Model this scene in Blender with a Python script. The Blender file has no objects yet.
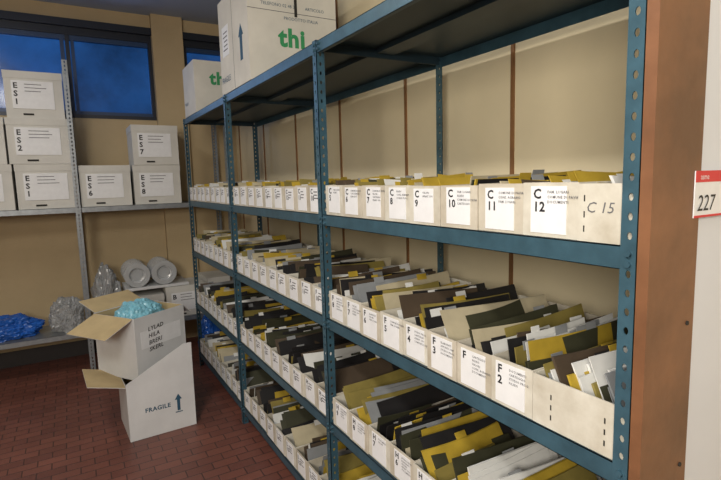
import bpy, bmesh, numpy as np, math, random
from mathutils import Vector, Matrix, noise
random.seed(23)
# ------------------------------------------------ camera solve
h=1.49; zt=2.0; Yw=5.0
p=np.array([.5278,-.1206,-.0274,485,.8175,.5883,.4768,1.69,2.91,4.103,1.346,.925,1.22,.0746,2.46,.6,-.358,.7625,2.808,2.1])
def camax(p):
    y,pi,r=p[:3]
    F=np.array([math.sin(y)*math.cos(pi),math.cos(y)*math.cos(pi),math.sin(pi)])
    R=np.array([math.cos(y),-math.sin(y),0]); U=np.cross(R,F)
    return R*math.cos(r)+U*math.sin(r), -R*math.sin(r)+U*math.cos(r), F
def pts(p):
    (yaw,pitch,roll,f,a,D,Y1,Y2,Y3,Y4,z2,z3,Yt,rx,rz1,rz2,wx1,wx2,wzt,wzb)=p
    return [((a,Y1,z2),(638,260)),((a,Y1,z3),(628,480)),((a,Y2,zt),(312,38)),((a,Y2,z2),(322,219)),((a,Y2,z3),(327,327)),
     ((a,Y3,zt),(220,95)),((a,Y3,z2),(229,206)),((a,Y3,z3),(236,273)),((a,Y3,0),(245,427)),
     ((a,Y4,zt),(184,119)),((a,Y4,z2),(189,199)),((a,Y4,z3),(196,250)),((a,Yt,zt),(388,0)),
     ((a+D,Y2,zt),(443,58)),((a+D,Y4,zt),(254,121)),
     ((rx,4.5,rz1),(66,60)),((rx,4.5,rz2),(91,300)),
     ((wx1,Yw,wzt),(0,25)),((wx2,Yw,wzt),(152,38)),((wx1,Yw,wzb),(10,117)),((wx2,Yw,wzb),(156,119))]
def res(p):
    R,U,F=camax(p); out=[]
    for P,q in pts(p):
        d=np.array(P)-np.array([0,0,h]); z=d@F
        out+= [360.5+p[3]*(d@R)/z-q[0], 240-p[3]*(d@U)/z-q[1]]
    out.append((p[3]-485)*.1)
    out.append(((p[7]-p[6])-(p[8]-p[7]))*30); out.append(((p[9]-p[8])-(p[8]-p[7]))*30)
    return np.array(out)
for it in range(40):
    r=res(p); J=np.zeros((len(r),len(p)))
    for i in range(len(p)):
        e=1e-5*max(1,abs(p[i])); q=p.copy(); q[i]+=e; J[:,i]=(res(q)-r)/e
    p=p-np.linalg.solve(J.T@J+1e-3*np.eye(len(p)),J.T@r)*.7
FIT=[round(float(v),4) for v in p]
(yaw,pitch,roll,FPX,A,D,Y1,Y2,Y3,Y4,Z2,Z3,Yt,RX,rz1,rz2,wx1,wx2,wzt,wzb)=FIT
R,U,F=camax(p)
cd=bpy.data.cameras.new('camera'); cam=bpy.data.objects.new('camera',cd); bpy.context.collection.objects.link(cam)
cam.matrix_world=Matrix(((R[0],U[0],-F[0],0),(R[1],U[1],-F[1],0),(R[2],U[2],-F[2],h),(0,0,0,1)))
cd.sensor_width=36; cd.lens=FPX*36/721; cd.clip_start=.02
bpy.context.scene.camera=cam

# ------------------------------------------------ materials
def mat(name,col,rough=.6,metal=0,var=.0,scale=8,bump=0,bscale=60,emit=0,alpha=1,spec=None,dirt=None,trans=0):
    m=bpy.data.materials.new(name); m.use_nodes=True; nt=m.node_tree; b=nt.nodes['Principled BSDF']
    b.inputs['Base Color'].default_value=(*col,1); b.inputs['Roughness'].default_value=rough; b.inputs['Metallic'].default_value=metal
    if spec is not None: b.inputs['Specular IOR Level'].default_value=spec
    if trans: b.inputs['Transmission Weight'].default_value=trans
    tc=nt.nodes.new('ShaderNodeTexCoord')
    if var:
        n=nt.nodes.new('ShaderNodeTexNoise'); n.inputs['Scale'].default_value=scale; n.inputs['Detail'].default_value=6; n.inputs['Roughness'].default_value=.6
        nt.links.new(tc.outputs['Object'],n.inputs['Vector'])
        cr=nt.nodes.new('ShaderNodeValToRGB'); cr.color_ramp.elements[0].position=.3; cr.color_ramp.elements[1].position=.7
        d=dirt or tuple(c*(1-var) for c in col)
        cr.color_ramp.elements[0].color=(*d,1); cr.color_ramp.elements[1].color=(*[min(1,c*(1+var*.4)) for c in col],1)
        nt.links.new(n.outputs['Fac'],cr.inputs['Fac']); nt.links.new(cr.outputs['Color'],b.inputs['Base Color'])
    if bump:
        n2=nt.nodes.new('ShaderNodeTexNoise'); n2.inputs['Scale'].default_value=bscale; n2.inputs['Detail'].default_value=4
        nt.links.new(tc.outputs['Object'],n2.inputs['Vector'])
        bp=nt.nodes.new('ShaderNodeBump'); bp.inputs['Strength'].default_value=bump; bp.inputs['Distance'].default_value=.01
        nt.links.new(n2.outputs['Fac'],bp.inputs['Height']); nt.links.new(bp.outputs['Normal'],b.inputs['Normal'])
    if emit:
        b.inputs['Emission Color'].default_value=(*col,1); b.inputs['Emission Strength'].default_value=emit
    b.inputs['Alpha'].default_value=alpha
    return m
M_teal=mat('teal_paint',(.048,.112,.155),.38,.2,.3,14,.05,120)
M_tealshade=mat('teal_sheet_shaded',(.030,.060,.085),.45,.3,.2,4)  # same teal made darker: underside shade put into the sheet colour
M_grey=mat('galvanised_steel',(.28,.30,.32),.4,.5,.25,20)
M_card=mat('cream_cardboard',(.62,.60,.53),.8,0,.2,9,.1,40,dirt=(.45,.41,.33))
M_card2=mat('aged_cardboard',(.56,.52,.44),.85,0,.2,7,.1,40,dirt=(.38,.33,.25))
M_label=mat('white_label',(.78,.79,.81),.6,0,.06,25)
M_ink=mat('black_ink',(.012,.012,.015),.6)
M_inkg=mat('grey_ink',(.12,.12,.13),.7)
M_green=mat('green_print',(.03,.27,.10),.6)
M_bluep=mat('blue_print',(.02,.08,.14),.6)
M_white=mat('white_box_board',(.66,.67,.68),.6,0,.12,4)
M_tan=mat('kraft_board',(.50,.38,.20),.85,0,.15,8)
M_black=mat('dark_slot',(.02,.018,.015),.8)
FOL=[mat('folder_mustard',(.45,.31,.035),.45,0,.3,9),mat('folder_khaki',(.24,.19,.05),.5,0,.3,9),
     mat('folder_dark_green',(.045,.045,.025),.5,0,.3,9),mat('folder_charcoal',(.018,.017,.018),.45,0,.3,9),
     mat('folder_brown',(.075,.052,.033),.6,0,.3,9),mat('paper_white',(.66,.66,.64),.7,0,.15,9),
     mat('paper_grey',(.24,.25,.26),.6,0,.2,9),mat('paper_cream',(.46,.40,.27),.7,0,.2,9)]
BOXM=[M_card,M_label,M_ink,M_inkg,M_card2,M_black]+FOL
CARD,LAB,INK,INKG,CARD2,BLK=range(6); F0=6

# ------------------------------------------------ mesh builder
_tc={}
def textgeo(s,size,res=2,shear=0,align='LEFT',bold=0):
    k=(s,size,res,shear,align,bold)
    if k in _tc: return _tc[k]
    cu=bpy.data.curves.new('tmp','FONT'); cu.body=s; cu.size=size; cu.resolution_u=res; cu.shear=shear; cu.align_x=align; cu.space_line=.85
    if bold: cu.offset=size*bold; cu.space_character=1.1
    o=bpy.data.objects.new('tmp',cu); bpy.context.collection.objects.link(o)
    bpy.context.view_layer.update()
    dg=bpy.context.evaluated_depsgraph_get(); me=o.evaluated_get(dg).to_mesh()
    vs=[(v.co.x,v.co.y) for v in me.vertices]; fs=[tuple(q.vertices) for q in me.polygons]
    o.evaluated_get(dg).to_mesh_clear()
    bpy.data.objects.remove(o); bpy.data.curves.remove(cu)
    _tc[k]=(vs,fs); return _tc[k]
class MB:
    def __init__(s): s.v=[];s.f=[];s.m=[]
    def add(s,vs,fs,m,T=None):
        b=len(s.v)
        for q in vs: s.v.append(tuple(T@Vector(q)) if T is not None else tuple(q))
        for q in fs: s.f.append(tuple(b+i for i in q)); s.m.append(m)
    def box(s,x0,x1,y0,y1,z0,z1,m=0,T=None):
        vs=[(x0,y0,z0),(x1,y0,z0),(x1,y1,z0),(x0,y1,z0),(x0,y0,z1),(x1,y0,z1),(x1,y1,z1),(x0,y1,z1)]
        s.add(vs,[(0,3,2,1),(4,5,6,7),(0,1,5,4),(1,2,6,5),(2,3,7,6),(3,0,4,7)],m,T)
    def quad(s,a,b,c,d,m=0,T=None): s.add([a,b,c,d],[(0,1,2,3)],m,T)
    def slab(s,poly,nrm,th,m=0,T=None):
        n=len(poly); q=Vector(nrm)*th
        vs=[tuple(a) for a in poly]+[tuple(Vector(a)+q) for a in poly]
        fs=[tuple(range(n-1,-1,-1)),tuple(range(n,2*n))]+[(i,(i+1)%n,n+(i+1)%n,n+i) for i in range(n)]
        s.add(vs,fs,m,T)
    def text(s,t,size,org,xa,ya,m=0,res=2,shear=0,align='LEFT',T=None,off=0,bold=0):
        vs,fs=textgeo(t,size,res,shear,align,bold); o=Vector(org); xa=Vector(xa); ya=Vector(ya); n=xa.cross(ya)*off
        s.add([tuple(o+xa*a+ya*b+n) for a,b in vs],fs,m,T)
    def perf(s,org,u,w,n,L,pitch,ra,rb,th,m=0,cols=1):
        org=Vector(org);u=Vector(u);n=Vector(n);z=Vector((0,0,1)); N=int(L/pitch)
        ph=L/N; cw=w/cols
        for c in range(cols):
          for i in range(N):
            o=org+u*(cw*(c+.5))+z*(ph*(i+.5))
            outer=[(cw/2,0),(cw/2,ph/2),(0,ph/2),(-cw/2,ph/2),(-cw/2,0),(-cw/2,-ph/2),(0,-ph/2),(cw/2,-ph/2)]
            inner=[(ra*math.cos(k*math.pi/4),rb*math.sin(k*math.pi/4)) for k in range(8)]
            vs=[]
            for off in (0,th):
                for a,b in outer+inner: vs.append(tuple(o+u*a+z*b+n*off))
            fs=[]
            for k in range(8):
                j=(k+1)%8
                fs.append((k,j,8+j,8+k)); fs.append((16+j,16+k,24+k,24+j)); fs.append((8+k,8+j,24+j,24+k))
            s.add(vs,fs,m)
        e=org
        for uu in (0,w):
            a=e+u*uu; s.quad(tuple(a),tuple(a+n*th),tuple(a+n*th+z*L),tuple(a+z*L),m)
    def cyl(s,c,r,h,axis='z',seg=8,m=0):
        c=Vector(c); ax={'x':(Vector((0,1,0)),Vector((0,0,1)),Vector((1,0,0))),'y':(Vector((1,0,0)),Vector((0,0,1)),Vector((0,1,0))),'z':(Vector((1,0,0)),Vector((0,1,0)),Vector((0,0,1)))}[axis]
        vs=[]
        for k in (0,1):
            for i in range(seg):
                t=2*math.pi*i/seg; vs.append(tuple(c+ax[0]*r*math.cos(t)+ax[1]*r*math.sin(t)+ax[2]*h*k))
        s.add(vs,[tuple(range(seg)),tuple(range(seg,2*seg))]+[(i,(i+1)%seg,seg+(i+1)%seg,seg+i) for i in range(seg)],m)
    def finish(s,name,mats,T=None,parent=None,bevel=0,recalc=True,smooth=False):
        me=bpy.data.meshes.new(name); me.from_pydata(s.v,[],s.f); 
        for mm in mats: me.materials.append(mm)
        me.polygons.foreach_set('material_index',s.m); 
        if smooth: me.polygons.foreach_set('use_smooth',[True]*len(me.polygons))
        me.update()
        if recalc:
            bm=bmesh.new(); bm.from_mesh(me); bmesh.ops.recalc_face_normals(bm,faces=bm.faces); bm.to_mesh(me); bm.free()
        o=bpy.data.objects.new(name,me); bpy.context.collection.objects.link(o)
        if T is not None: o.matrix_world=T
        if parent: o.parent=parent
        if bevel:
            b=o.modifiers.new('bevel','BEVEL'); b.width=bevel; b.segments=2; b.limit_method='ANGLE'
        return o

# ------------------------------------------------ room shell
XW=1.50; XL=-3.0; YB=-3.0; ZC=3.02
def floor_mat():
    m=bpy.data.materials.new('red_clinker_tiles'); m.use_nodes=True; nt=m.node_tree; b=nt.nodes['Principled BSDF']
    tc=nt.nodes.new('ShaderNodeTexCoord'); br=nt.nodes.new('ShaderNodeTexBrick')
    mp=nt.nodes.new('ShaderNodeMapping')
    nt.links.new(tc.outputs['Object'],mp.inputs['Vector']); nt.links.new(mp.outputs['Vector'],br.inputs['Vector'])
    br.inputs['Scale'].default_value=1; br.inputs['Brick Width'].default_value=.135; br.inputs['Row Height'].default_value=.068
    br.inputs['Mortar Size'].default_value=.0035; br.inputs['Mortar Smooth'].default_value=.3
    br.inputs['Color1'].default_value=(.24,.088,.062,1); br.inputs['Color2'].default_value=(.17,.062,.046,1); br.inputs['Mortar'].default_value=(.07,.034,.028,1)
    n=nt.nodes.new('ShaderNodeTexNoise'); n.inputs['Scale'].default_value=3; nt.links.new(tc.outputs['Object'],n.inputs['Vector'])
    mx=nt.nodes.new('ShaderNodeMixRGB'); mx.blend_type='MULTIPLY'; mx.inputs['Fac'].default_value=.4
    nt.links.new(br.outputs['Color'],mx.inputs[1]); nt.links.new(n.outputs['Fac'],mx.inputs[2])
    nt.links.new(mx.outputs[0],b.inputs['Base Color'])
    b.inputs['Roughness'].default_value=.42
    bp=nt.nodes.new('ShaderNodeBump'); bp.inputs['Strength'].default_value=.4; bp.inputs['Distance'].default_value=.003; bp.invert=True
    nt.links.new(br.outputs['Fac'],bp.inputs['Height']); nt.links.new(bp.outputs['Normal'],b.inputs['Normal'])
    return m
M_wall=mat('ochre_plaster',(.52,.40,.235),.85,0,.14,1.5,.15,90)
M_panel=mat('cream_wall_panel',(.76,.66,.45),.7,0,.08,2,.05,50)
M_ceil=mat('ceiling_paint',(.36,.41,.50),.85,0,.08,2)
M_wood=mat('brown_wood',(.20,.088,.04),.5,0,.4,6,.1,30)
M_batten=mat('wood_batten',(.25,.12,.045),.6,0,.3,9)
M_wwhite=mat('white_wall_paint',(.66,.69,.75),.6,0,.05,3)
b=MB(); b.box(XL,XW+.1,YB,Yw+.1,-.1,0); b.finish('floor',[floor_mat()])
b=MB(); b.box(XL,XW+.1,YB,Yw+.1,ZC,ZC+.1); b.finish('ceiling',[M_ceil])
b=MB(); b.box(XL-.1,XL,YB,Yw+.1,0,ZC); b.finish('wall_left',[M_wall])
b=MB(); b.box(XL-.1,XW+.1,YB-.1,YB,0,ZC); b.finish('wall_back',[M_wall])
b=MB(); b.box(XW,XW+.1,YB,Yw+.1,0,ZC); b.finish('wall_right',[M_panel])
k=0
for i in range(-1,6):
    y=1.38+.70*i
    if y<.5: continue
    k+=1; b=MB(); b.box(XW-.008,XW,y-.008,y+.008,0,ZC-.001); b.finish('trim_%d'%k,[M_batten])
b=MB()
wb,wt=wzb,wzt
b.box(XL,XW,Yw,Yw+.1,0,wb); b.box(XL,XW,Yw,Yw+.1,wt+.03,ZC)
b.box(XL,-2.6,Yw,Yw+.1,wb,wt+.03); b.box(wx2,1.04,Yw,Yw+.1,wb,wt+.03)
b.finish('wall_far',[M_wall])
b=MB(); b.box(wx2+.0,1.03,Yw-.07,Yw-.0005,0.0,ZC-.001); b.finish('wall_pillar',[M_wall])
b=MB(); b.box(XL,wx2-.001,Yw-.015,Yw-.0005,0,.13); b.finish('dark_strip_far',[mat('dark_strip',(.035,.03,.03),.6)])  # dark strip added along the foot of the far wall
M_glass=mat('blue_dusk_glass',(.010,.060,.21),.15,0,.65,1.6)
nt=M_glass.node_tree; bs=nt.nodes['Principled BSDF']; 
rp=[n for n in nt.nodes if n.type=='VALTORGB'][0]
nt.links.new(rp.outputs['Color'],bs.inputs['Emission Color']); bs.inputs['Emission Strength'].default_value=.75
M_frame=mat('dark_window_frame',(.02,.024,.035),.4,.3)
def window(name,x0,x1,mull):
    b=MB()
    b.box(x0,x1,Yw+.05,Yw+.06,wb,wt+.03,0)
    b.box(x0,x1,Yw-.005,Yw+.05,wb,wb+.03,1); b.box(x0,x1,Yw-.005,Yw+.05,wt-.03,wt+.03,1)
    for x in [x0,x1-.03]+mull: b.box(x,x+.03,Yw+.0,Yw+.05,wb+.03,wt-.03,1)
    for x in mull:
        b.box(x-.04,x-.01,Yw+.01,Yw+.05,wb+.03,wt-.03,2); b.box(x+.04,x+.065,Yw+.01,Yw+.05,wb+.03,wt-.03,2)
    for xa,xb in zip([x0]+mull,mull+[x1-.03]): b.box(xa+.03,xb,Yw+.012,Yw+.05,wb+.03,wb+.06,2); b.box(xa+.03,xb,Yw+.012,Yw+.05,wt-.07,wt-.03,2)
    b.finish(name,[M_glass,M_frame,mat(name+'_sash',(.015,.045,.12),.4)])
window('window_1',-2.6,wx2,[-1.55,.08]); window('window_2',1.04,XW,[])
b=MB(); b.box(XL,XW,Yw-.05,Yw-.0005,wt+.03,wt+.09); b.finish('trim_8',[M_frame])
yP=Y1-.005
b=MB(); b.box(.958,XW,yP-.015,yP,0,ZC); b.finish('wall_pier',[M_wwhite])
b=MB(); b.box(.808,.957,yP-.02,yP,0,ZC)
for z in (.35,.95,1.22,1.78,1.9): b.cyl((.935,yP-.0225,z),.004,.003,'y',10,1)
b.finish('trim_9',[M_wood,M_black])

# ------------------------------------------------ main shelving rack
POSTY=[Y1,Y2,Y3,Y4]; XB=A+D; LV=[.12,.535,Z3+.018,Z2+.018,zt-.005]
b=MB(); T2=.0025
for i,y in enumerate(POSTY):
    s=1 if i<3 else -1
    for (x,sx) in ((A,1),(XB,-1)):
        b.perf((x,y,0),(0,s,0),.031,(sx,0,0),zt-.001,.0333,.0048,.0072,T2,0)
        b.perf((x,y,0),(sx,0,0),.033,(0,s,0),zt-.001,.0333,.0048,.0072,T2,0)
for i in range(3):
    y0=POSTY[i]+.003; y1=POSTY[i+1]-.001
    if i==2: y1-=.003
    for z in LV:
        g=1 
        b.box(A+.004,XB-.004,y0,y1,z-.002,z,g)
        b.box(A+.004,A+.0058,y0,y1,z-.042,z,0); b.box(XB-.0058,XB-.004,y0,y1,z-.042,z,0)
        b.box(A+.004,A+.02,y0,y1,z-.042,z-.0405,0)
        b.box(A+.02,XB-.02,y0,y0+.0018,z-.035,z-.002,g); b.box(A+.02,XB-.02,y1-.0018,y1,z-.035,z-.002,g)
        b.box((A+XB)/2-.04,(A+XB)/2+.04,y0+.01,y1-.01,z-.02,z-.002,g)
        for yy in (y0+.013,y1-.016):
            for dz in (-.012,-.031):
                b.cyl((A-.005,yy,z+dz),.006,.009,'x',6,0)
b.finish('metal_shelving_rack',[M_teal,M_tealshade])

# ------------------------------------------------ document boxes
def label(b,x,yc,zc,w,hh,let,num,detail):
    x0=x-.0012
    b.box(x0,x,yc-w/2,yc+w/2,zc-hh/2,zc+hh/2,LAB)
    xa=(0,-1,0); ya=(0,0,1); yl=yc+w/2-.007; zt_=zc+hh/2
    s=hh*.29
    b.text(let,s,(x0-.0005,yl,zt_-s*.9),xa,ya,INK,2,bold=.03)
    b.text(num,s,(x0-.0005,yl,zt_-s*1.85),xa,ya,INK,2,bold=.03)
    if detail:
        lines=random.sample(["FAM. LUGARI","COMUNE DI PAVIA","CONS. AGRARIO","VALORI","DOCUMENTI","APPUNTI 1987","STUDIO PROG.","RILIEVI","SPRINT 1991","CARTEGGIO","ELABORATI"],5)
        for k,t in enumerate(lines[:random.choice((2,3,4,5))]):
            b.text(t,hh*.082,(x0-.0005,yl-w*.40,zt_-hh*(.15+.105*k)),xa,ya,INKG,1,bold=.02)
    else:
        for k in range(3):
            b.box(x0-.0005,x0,yc-w/2+.012+random.random()*.02,yc+w*.12,zt_-hh*(.18+.13*k)-.002,zt_-hh*(.18+.13*k)+.002,INKG)
def folder(b,x0,x1,y,z0,z1,th,m,lean):
    L=x1-x0; n=6
    sl=random.uniform(-.018,.018); dip=random.uniform(0,.004)
    tab=random.random()<.4; ta=random.uniform(.05,.75); tb=ta+.13
    bow=random.uniform(-.006,.006)
    for i in range(n):
        u0=i/n;u1=(i+1)/n
        za=z1+sl*(u0-.5)-dip*math.sin(u0*math.pi); zb=z1+sl*(u1-.5)-dip*math.sin(u1*math.pi)
        def P(u,z,o): return (x0+L*u, y+o+lean*(z-z0)+bow*math.sin(u*math.pi), z)
        vs=[P(u0,z0,0),P(u1,z0,0),P(u1,zb,0),P(u0,za,0),P(u0,z0,th),P(u1,z0,th),P(u1,zb,th),P(u0,za,th)]
        fs=[(0,1,2,3),(7,6,5,4),(3,2,6,7)]
        if i==0: fs.append((0,3,7,4))
        if i==n-1: fs.append((1,5,6,2))
        b.add(vs,fs,m)
    if tab:
        def P(u,z,o): return (x0+L*u, y+o+lean*(z-z0), z)
        z2=z1+.011
        vs=[P(ta,z1-.01,th*.3),P(tb,z1-.01,th*.3),P(tb,z2,th*.3),P(ta,z2,th*.3),P(ta,z1-.01,th*.7),P(tb,z1-.01,th*.7),P(tb,z2,th*.7),P(ta,z2,th*.7)]
        b.add(vs,[(0,1,2,3),(7,6,5,4),(3,2,6,7),(0,3,7,4),(1,5,6,2)],random.choice([F0+5,F0,F0+6]))
def traybox(b,y0,y1,z,hf,let,num,detail,weights,hr,lean,lab=True,xo=0,length=.50,cm=CARD):
    x0=A+.008+xo; x1=x0+length; t=.003; hb=hf+random.uniform(.0,.008)
    b.box(x0,x0+t,y0,y1,z+.0005,z+hf,cm); b.box(x1-t,x1,y0,y1,z+.0005,z+hb,cm)
    for ys in (y0,y1-t):
        b.slab([(x0+t,ys,z+.0005),(x1-t,ys,z+.0005),(x1-t,ys,z+hb),(x0+t,ys,z+hf)],(0,1,0),t,cm)
    b.box(x0+t,x1-t,y0+t,y1-t,z+.0005,z+.0035,cm)
    w=y1-y0
    if lab:
        lw=min(.086,w*.78); label(b,x0,(y0+y1)/2+random.uniform(-.004,.004),z+hf/2+random.uniform(-.002,.003),lw,hf*.86,let,num,detail)
    mats=list(range(8))
    off=lean*hf
    lo=y0+.006+max(0,-off); hi=y1-.006-max(0,off)
    yy=lo
    same=random.choices(mats,weights)[0]
    while True:
        th=random.choice([.001,.0015,.002,.003,.004,.006])
        if yy+th>hi: break
        m=same if random.random()<.3 else random.choices(mats,weights)[0]
        L=random.uniform(.30,.36) if random.random()<.8 else random.uniform(.21,.25)
        s0=x0+.015+random.uniform(0,length-.03-L)*random.choice((.3,1))
        ht=random.uniform(*hr)
        folder(b,s0,s0+L,yy,z+.004,z+ht,th,F0+m,lean*random.uniform(.85,1.0))
        yy+=th+random.uniform(.001,.009)
W2=[11,5,1,1,2,2.5,1,3]; W3=[5,5,5,6,4,4.5,3,3]; W4=[4.5,4,6,7,4,4,3,2]
letters={3:'C',2:'F',1:'H',0:'L'}
for lvl in (3,2,1,0):
    z=LV[lvl]
    for bay in range(3):
        b=MB(); ya=POSTY[bay]+.007; yb=POSTY[bay+1]-.012
        W={3:W2,2:W3}.get(lvl,W4); hr={3:(.10,.131),2:(.108,.158)}.get(lvl,(.105,.165))
        if bay==0:
            first=ya+{3:.117,2:.215}.get(lvl,.12)
            hf=.108
            traybox(b,ya,first-.002,z,hf,'','',False,W,hr,.5,lab=False)
            xf=A+.008
            if lvl==3:
                b.text("C 15",.028,(xf-.0006,ya+.098,z+.055),(0,-1,.0),(0,0,1),INKG,2,.2)
                for zz in (.018,.045,.075): b.box(xf-.0006,xf,first-.017,first-.0145,z+zz,z+zz+.012,BLK)
            if lvl==2:
                for yy in (ya+.165,ya+.045):
                    for zz in (.02,.042,.064): b.box(xf-.0006,xf,yy,yy+.003,z+zz,z+zz+.011,BLK)
        else: first=ya
        n=max(1,round((yb-first)/.128)); w=(yb-first)/n
        for i in range(n):
            hf=.108+random.uniform(-.003,.003)
            num=str(12-i) if (bay==0 and lvl==3) else str(2+i+bay*8)
            let=letters[lvl]
            if bay==0 and lvl==2: num=['2','','3','4','5','6','7','8','9'][i%9]
            traybox(b,first+i*w,first+(i+1)*w-.0015,z,hf,let,num,bay==0,W,hr,random.choice([-.25,.2,.4,.6,.75]),xo=random.uniform(0,.006),cm=random.choice([CARD,CARD,CARD2]))
        b.finish('file_box_row',BOXM,recalc=False)

# ------------------------------------------------ archive boxes
M_white2=mat('archive_box_board',(.62,.61,.57),.7,0,.12,4,.1,30)
def archive_box(x0,yf,z,w,hh,d,txt,yaw=0):
    b=MB()
    b.box(0,w,0,d,0,hh,0)
    b.box(-.003,w+.003,-.003,d+.003,hh-.05,hh+.003,0)
    b.box(w*.12,w*.84,-.0045,-.0001,hh*.20,hh*.80,1)
    yy=-.0052
    for k,t in enumerate(txt): b.text(t,.056,(w*.15,yy,hh*.80-.055-.058*k),(1,0,0),(0,0,1),2,2,bold=.03)
    for k in range(3): b.box(w*.34,w*(.6+.12*random.random()),yy,-.0045,hh*.72-.025*k,hh*.72-.025*k+.005,3)
    b.box(w*.28,w*.46,-.0035,-.0001,hh*.06,hh*.10,4)
    return b.finish('archive_box',[M_white2,M_label,M_ink,M_inkg,M_black],Matrix.Translation((x0,yf,z))@Matrix.Rotation(yaw,4,'Z'),bevel=.003)

RY=4.5; RZ=1.335; RL=.33
b=MB()
xs=[RX-2.4,RX-1.2,RX,RX+1.2]
for x in xs:
    for (y,sy) in ((RY,1),(RY+.42,-1)):
        sx=-1
        if x==xs[0]: sx=1
        b.perf((x,y,0),(sx,0,0),.04,(0,sy,0),rz1,.03,.006,.009,.0025,0)
        b.perf((x,y,0),(0,sy,0),.04,(sx,0,0),rz1,.03,.006,.009,.0025,0)
for i in range(3):
    for z in (RL,RZ):
        x0=xs[i]+.003; x1=xs[i+1]-.003
        b.box(x0,x1,RY+.003,RY+.417,z-.002,z,0); b.box(x0,x1,RY+.003,RY+.005,z-.04,z,0); b.box(x0,x1,RY+.415,RY+.417,z-.04,z,0)
        b.box(x0,x1,RY+.20,RY+.24,z-.02,z-.002,0)
b.finish('steel_shelving_rack',[M_grey])
y=RY+.02; H=.338
for (x0,zz,w,t) in [(-1.115,0,.36,"ES4"),(-.745,0,.39,"ES3"),(-.335,0,.40,"ES1"),(.082,0,.37,"ES6"),(.475,0,.37,"ES8"),
                    (-1.115,1,.36,"ES5"),(-.765,1,.39,"ES3"),(-.36,1,.405,"ES2"),(.485,1,.36,"ES7"),(-.345,2,.37,"ES1")]:
    hh=H if x0<.0 else .325
    archive_box(x0,y+random.uniform(0,.015),RZ+zz*(hh+.004)+.001,w,hh,.37,list(t))
archive_box(.66,y+.0,RL+.001,.34,.27,.36,["B"],0); archive_box(1.02,y+.0,RL+.001,.20,.31,.36,["B"],0)

def blob(name,loc,sc,m,seed,amp=.25,freq=2.2,sub=5,crease=.10):
    bm=bmesh.new(); bmesh.ops.create_icosphere(bm,subdivisions=sub,radius=1)
    for v in bm.verts:
        q=v.co*freq+Vector((seed*7.1,seed*3.3,seed))
        w=q+Vector((noise.noise(q*1.7),noise.noise(q*1.7+Vector((5,5,5))),noise.noise(q*1.9+Vector((9,1,3)))))*.8
        ridge=(1-abs(noise.noise(w*1.6))*2)**2
        ridge2=(1-abs(noise.noise(w*3.7))*2)**2
        k=1+amp*noise.noise(q)+amp*.4*noise.noise(q*2.3)+crease*ridge+crease*.5*ridge2
        v.co*=k; v.co.z=max(v.co.z,-.6)
    zmin=min(v.co.z for v in bm.verts); zmax=max(v.co.z for v in bm.verts)
    for v in bm.verts: v.co=Vector((v.co.x*sc[0],v.co.y*sc[1],(v.co.z-zmin)*sc[2]/(zmax-zmin)))
    me=bpy.data.meshes.new(name); bm.to_mesh(me); bm.free(); me.materials.append(m)
    o=bpy.data.objects.new(name,me); o.location=loc; bpy.context.collection.objects.link(o); return o
M_bagb=mat('blue_plastic',(.02,.12,.50),.25,0,.3,9,.2,25)
M_bagt=mat('turquoise_plastic',(.20,.47,.58),.28,0,.3,14,.25,30)
M_bagw=mat('translucent_white_plastic',(.62,.64,.66),.15,0,.15,12,.3,25,trans=.55)
blob('blue_plastic_bag',(-.49,RY+.2,RL+.001),(.20,.14,.18),M_bagb,3)
blob('white_plastic_bag',(-.10,RY+.2,RL+.001),(.12,.14,.27),M_bagw,5)
blob('plastic_wrapping',(.205,RY+.20,RL+.001),(.10,.14,.52),M_bagw,8,.3)
blob('blue_plastic_bag',(1.0,Y4+.20,.001),(.12,.12,.42),M_bagb,13)
M_cup=mat('clear_white_plastic',(.70,.72,.74),.18,trans=.45)
def cup_stack(c,r,L):
    b=MB(); n=28; seg=24
    rings=[(0,r*.62),(0,r*.98)]
    for i in range(n):
        y0=L*i/n; rings+=[(y0,r),(y0+L/n*.45,r),(y0+L/n*.5,r*.93),(y0+L/n*.95,r*.93)]
    rings+=[(L,r*.7)]
    vs=[]; fs=[]
    for (yy,rr) in rings:
        for k in range(seg):
            t=2*math.pi*k/seg; vs.append((rr*math.cos(t),yy,rr*math.sin(t)))
    for i in range(len(rings)-1):
        for k in range(seg): fs.append((i*seg+k,i*seg+(k+1)%seg,(i+1)*seg+(k+1)%seg,(i+1)*seg+k))
    rr0=[(0,r*.62),(.03,r*.6),(.035,r*.45),(.02,r*.43),(.02,r*.2)]
    base=len(vs)
    for (yy,rr) in rr0:
        for k in range(seg):
            t=2*math.pi*k/seg; vs.append((rr*math.cos(t),yy,rr*math.sin(t)))
    for i in range(len(rr0)-1):
        for k in range(seg): fs.append((base+i*seg+k,base+i*seg+(k+1)%seg,base+(i+1)*seg+(k+1)%seg,base+(i+1)*seg+k))
    fs.append(tuple(base+(len(rr0)-1)*seg+k for k in range(seg))); fs.append(tuple((len(rings)-1)*seg+k for k in range(seg)))
    b.add(vs,fs,0); return b.finish('plastic_cup_stack',[M_cup],Matrix.Translation(c),recalc=True)
archive_box(.34,y,RL+.001,.30,.22,.35,["B"],0)
b=MB(); b.box(.345,.86,RY+.03,RY+.40,RL+.277,RL+.30,0); b.box(.345,.36,RY+.03,RY+.40,RL+.226,RL+.277,0); b.finish('flat_carton',[M_white],bevel=.003)
cup_stack((.445,RY+.05,RL+.301+.104),.103,.34); cup_stack((.66,RY+.04,RL+.301+.104),.103,.34)

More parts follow.
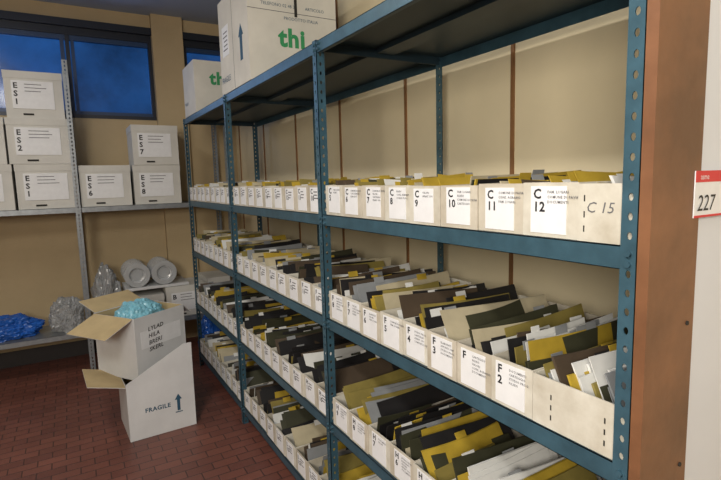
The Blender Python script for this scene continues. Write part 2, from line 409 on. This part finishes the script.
# ------------------------------------------------ boxes on top of the main rack
def carton(x0,x1,y0,y1,z0,z1):
    b=MB(); b.box(x0,x1,y0,y1,z0,z1,0); return b
M_top=mat('printed_white_board',(.64,.62,.56),.75,0,.12,5,.1,40)
zr=zt+.001
b=carton(A+.01,A+.50,2.46,2.98,zr,zr+.51)
xn=A+.01
b.box(xn-.001,xn,2.72,2.722,zr,zr+.51,3)
b.box(xn-.0012,xn,2.80,2.92,zr+.20,zr+.36,1)
for k in range(5): b.box(xn-.0018,xn-.001,2.82,2.90-.01*(k%3),zr+.23+k*.023,zr+.236+k*.023,3)
b.text("FRAGILE",.045,(xn-.0012,2.96,zr+.06),(0,-1,0),(0,0,1),4)
b.slab([(xn-.0012,2.60,zr+.12),(xn-.0012,2.56,zr+.12),(xn-.0012,2.56,zr+.24),(xn-.0012,2.54,zr+.24),(xn-.0012,2.58,zr+.30),(xn-.0012,2.62,zr+.24),(xn-.0012,2.60,zr+.24)],(1,0,0),.001,4)
yn=2.46
b.text("thi",.125,(A+.17,yn-.0012,zr+.18),(1,0,0),(0,0,1),2,4,bold=.04)
b.box(A+.01,A+.5,yn-.0015,yn,zr+.345,zr+.3475,3)
b.text("PRODOTTO ITALIA",.022,(A+.2,yn-.0012,zr+.31),(1,0,0),(0,0,1),4)
b.text("TELEFONO 02 48 33",.022,(A+.08,yn-.0012,zr+.37),(1,0,0),(0,0,1),4)
b.text("ARTICOLO",.022,(A+.32,yn-.0012,zr+.37),(1,0,0),(0,0,1),4)
b.box(A+.26,A+.275,yn-.0018,yn,zr+.33,zr+.45,5)
b.finish('cardboard_carton',[M_top,M_label,M_green,M_inkg,M_bluep,M_black],bevel=.004)
b=carton(A+.01,A+.44,3.68,4.05,zr,zr+.36)
b.text("thi",.12,(A+.12,3.6788,zr+.20),(1,0,0),(0,0,1),2,4,bold=.04)
b.text("FRAGILE",.03,(A+.0088,4.02,zr+.08),(0,-1,0),(0,0,1),4)
b.finish('cardboard_carton',[M_top,M_label,M_green,M_inkg,M_bluep,M_black],bevel=.004)

# ------------------------------------------------ wall sign 227
b=MB(); sy=yP-.0205
b.box(.935,1.12,sy-.002,sy,1.408,1.490,0); b.box(.9351,1.1199,sy-.0026,sy-.002,1.470,1.490,1)
b.text("asme",.014,(.950,sy-.003,1.475),(1,0,0),(0,0,1),3,3)
b.text("227",.040,(.942,sy-.003,1.420),(1,0,0),(0,0,1),2,3,.15)
b.box(.9351,1.1199,sy-.0026,sy-.002,1.408,1.412,1)
b.finish('numbered_wall_sign',[M_label,mat('red_print',(.60,.02,.03),.5),M_ink,M_label])

# ------------------------------------------------ open moving boxes on the floor
def open_box(name,w,d,hh,T,flaps,extra=None):
    b=MB(); t=.004
    b.box(0,w,0,t,0,hh,0); b.box(0,w,d-t,d,0,hh,0); b.box(0,t,t,d-t,0,hh,0); b.box(w-t,w,t,d-t,0,hh,0); b.box(t,w-t,t,d-t,0,t,1)
    e=.0006
    b.box(t,w-t,t,t+e,t,hh-.001,1); b.box(t,w-t,d-t-e,d-t,t,hh-.001,1); b.box(t,t+e,t+e,d-t-e,t,hh-.001,1); b.box(w-t-e,w-t,t+e,d-t-e,t,hh-.001,1)
    for (side,ang,L) in flaps:
        if side=='L': H=Matrix.Translation((0,0,hh))@Matrix.Rotation(-ang,4,'Y'); b.box(-.003,0,.01,d-.01,0,L,0,H); b.box(0,.0006,.01,d-.01,0,L,1,H)
        if side=='R': H=Matrix.Translation((w,0,hh))@Matrix.Rotation(ang,4,'Y'); b.box(0,.003,.01,d-.01,0,L,0,H); b.box(-.0006,0,.01,d-.01,0,L,1,H)
        if side=='F': H=Matrix.Translation((0,0,hh))@Matrix.Rotation(ang,4,'X'); b.slab([(.0,0,0),(w,0,0),(w,0,L),(w*.88,0,L),(.0,0,.02)],(0,1,0),.003,0,H)
        if side=='B': H=Matrix.Translation((0,d,hh))@Matrix.Rotation(-ang,4,'X'); b.box(.01,w-.01,-.003,0,0,L,0,H); b.box(.01,w-.01,-.0036,-.003,0,L,1,H)
    if extra: extra(b,w,d,hh)
    return b.finish(name,[M_white,M_tan,M_bluep,M_label,M_ink,M_inkg],T)
def exL(b,w,d,hh):
    b.text("FRAGILE",.036,(w*.24,-.0008,hh*.47),(1,0,0),(0,0,1),2,3,bold=.03)
    x=w*.72; z=hh*.36
    b.slab([(x,-.001,z),(x+.018,-.001,z),(x+.018,-.001,z+.07),(x+.03,-.001,z+.07),(x+.009,-.001,z+.105),(x-.012,-.001,z+.07),(x,-.001,z+.07)],(0,1,0),.0009,2)
    b.box(x-.012,x+.03,-.001,-.0001,z-.012,z-.006,2)
lo=open_box('moving_box',.38,.36,.33,Matrix.Translation((.19,3.06,.001))@Matrix.Rotation(math.radians(3),4,'Z'),[('F',.02,.20),('L',1.3,.20)],exL)
def exU(b,w,d,hh):
    b.box(w*.10,w*.90,-.001,-.0001,hh*.48,hh*.76,3)
    for k,t in enumerate(["LYLAD","HILA","BRERI","SKERL"]): b.text(t,.036,(w*.24,-.002,hh*.74-.042*k),(1,-0.0,.06),(0,0,1),4,2,.15,bold=.02)
T=Matrix.Translation((.265,3.115,.336))@Matrix.Rotation(math.radians(33),4,'Z')
up=open_box('moving_box',.38,.36,.38,T,[('L',1.95,.20),('R',2.3,.10),('B',1.2,.16)],exU)
bg=blob('turquoise_plastic_bag',(0,0,0),(.150,.145,.25),M_bagt,21,.12,2.6,crease=.08)
bg.matrix_world=T@Matrix.Translation((.19,.18,.20))

# ------------------------------------------------ lights
def area(name,loc,size,sy,power,col,rot=(0,0,0)):
    l=bpy.data.lights.new(name,'AREA'); l.shape='RECTANGLE'; l.size=size; l.size_y=sy; l.energy=power; l.color=col
    o=bpy.data.objects.new(name,l); o.location=loc; o.rotation_euler=rot; bpy.context.collection.objects.link(o); return o
M_tube=mat('tube_glow',(1,.95,.85),.5,emit=4)
def fixture(x,y,power):
    b=MB(); b.box(x-.09,x+.09,y-.62,y+.62,ZC-.05,ZC-.001,0)
    for s in (-.04,.04): b.cyl((x+s,y-.6,ZC-.07),.013,1.2,'y',12,1)
    b.finish('ceiling_light_fixture',[M_white,M_tube])
    area('ceiling_lamp',(x,y,ZC-.1),.25,1.2,power,(1,.96,.89))
fixture(-.7,.4,46); fixture(-.8,3.0,17)
area('added_fill_light',(-1.2,-.8,1.95),1.0,.8,74,(1,.93,.82),(math.radians(80),0,math.radians(-50)))  # added fill lamp behind the camera, lifts the panels behind the shelves
area('window_glow',(-.6,4.9,2.45),2.2,.6,7,(.35,.55,1),(math.radians(-80),0,0))
w=bpy.data.worlds.new('world'); bpy.context.scene.world=w; w.use_nodes=True
w.node_tree.nodes['Background'].inputs[0].default_value=(.25,.35,.6,1); w.node_tree.nodes['Background'].inputs[1].default_value=.3
bpy.context.scene.view_settings.view_transform='Standard'
bpy.context.scene.view_settings.exposure=0.0
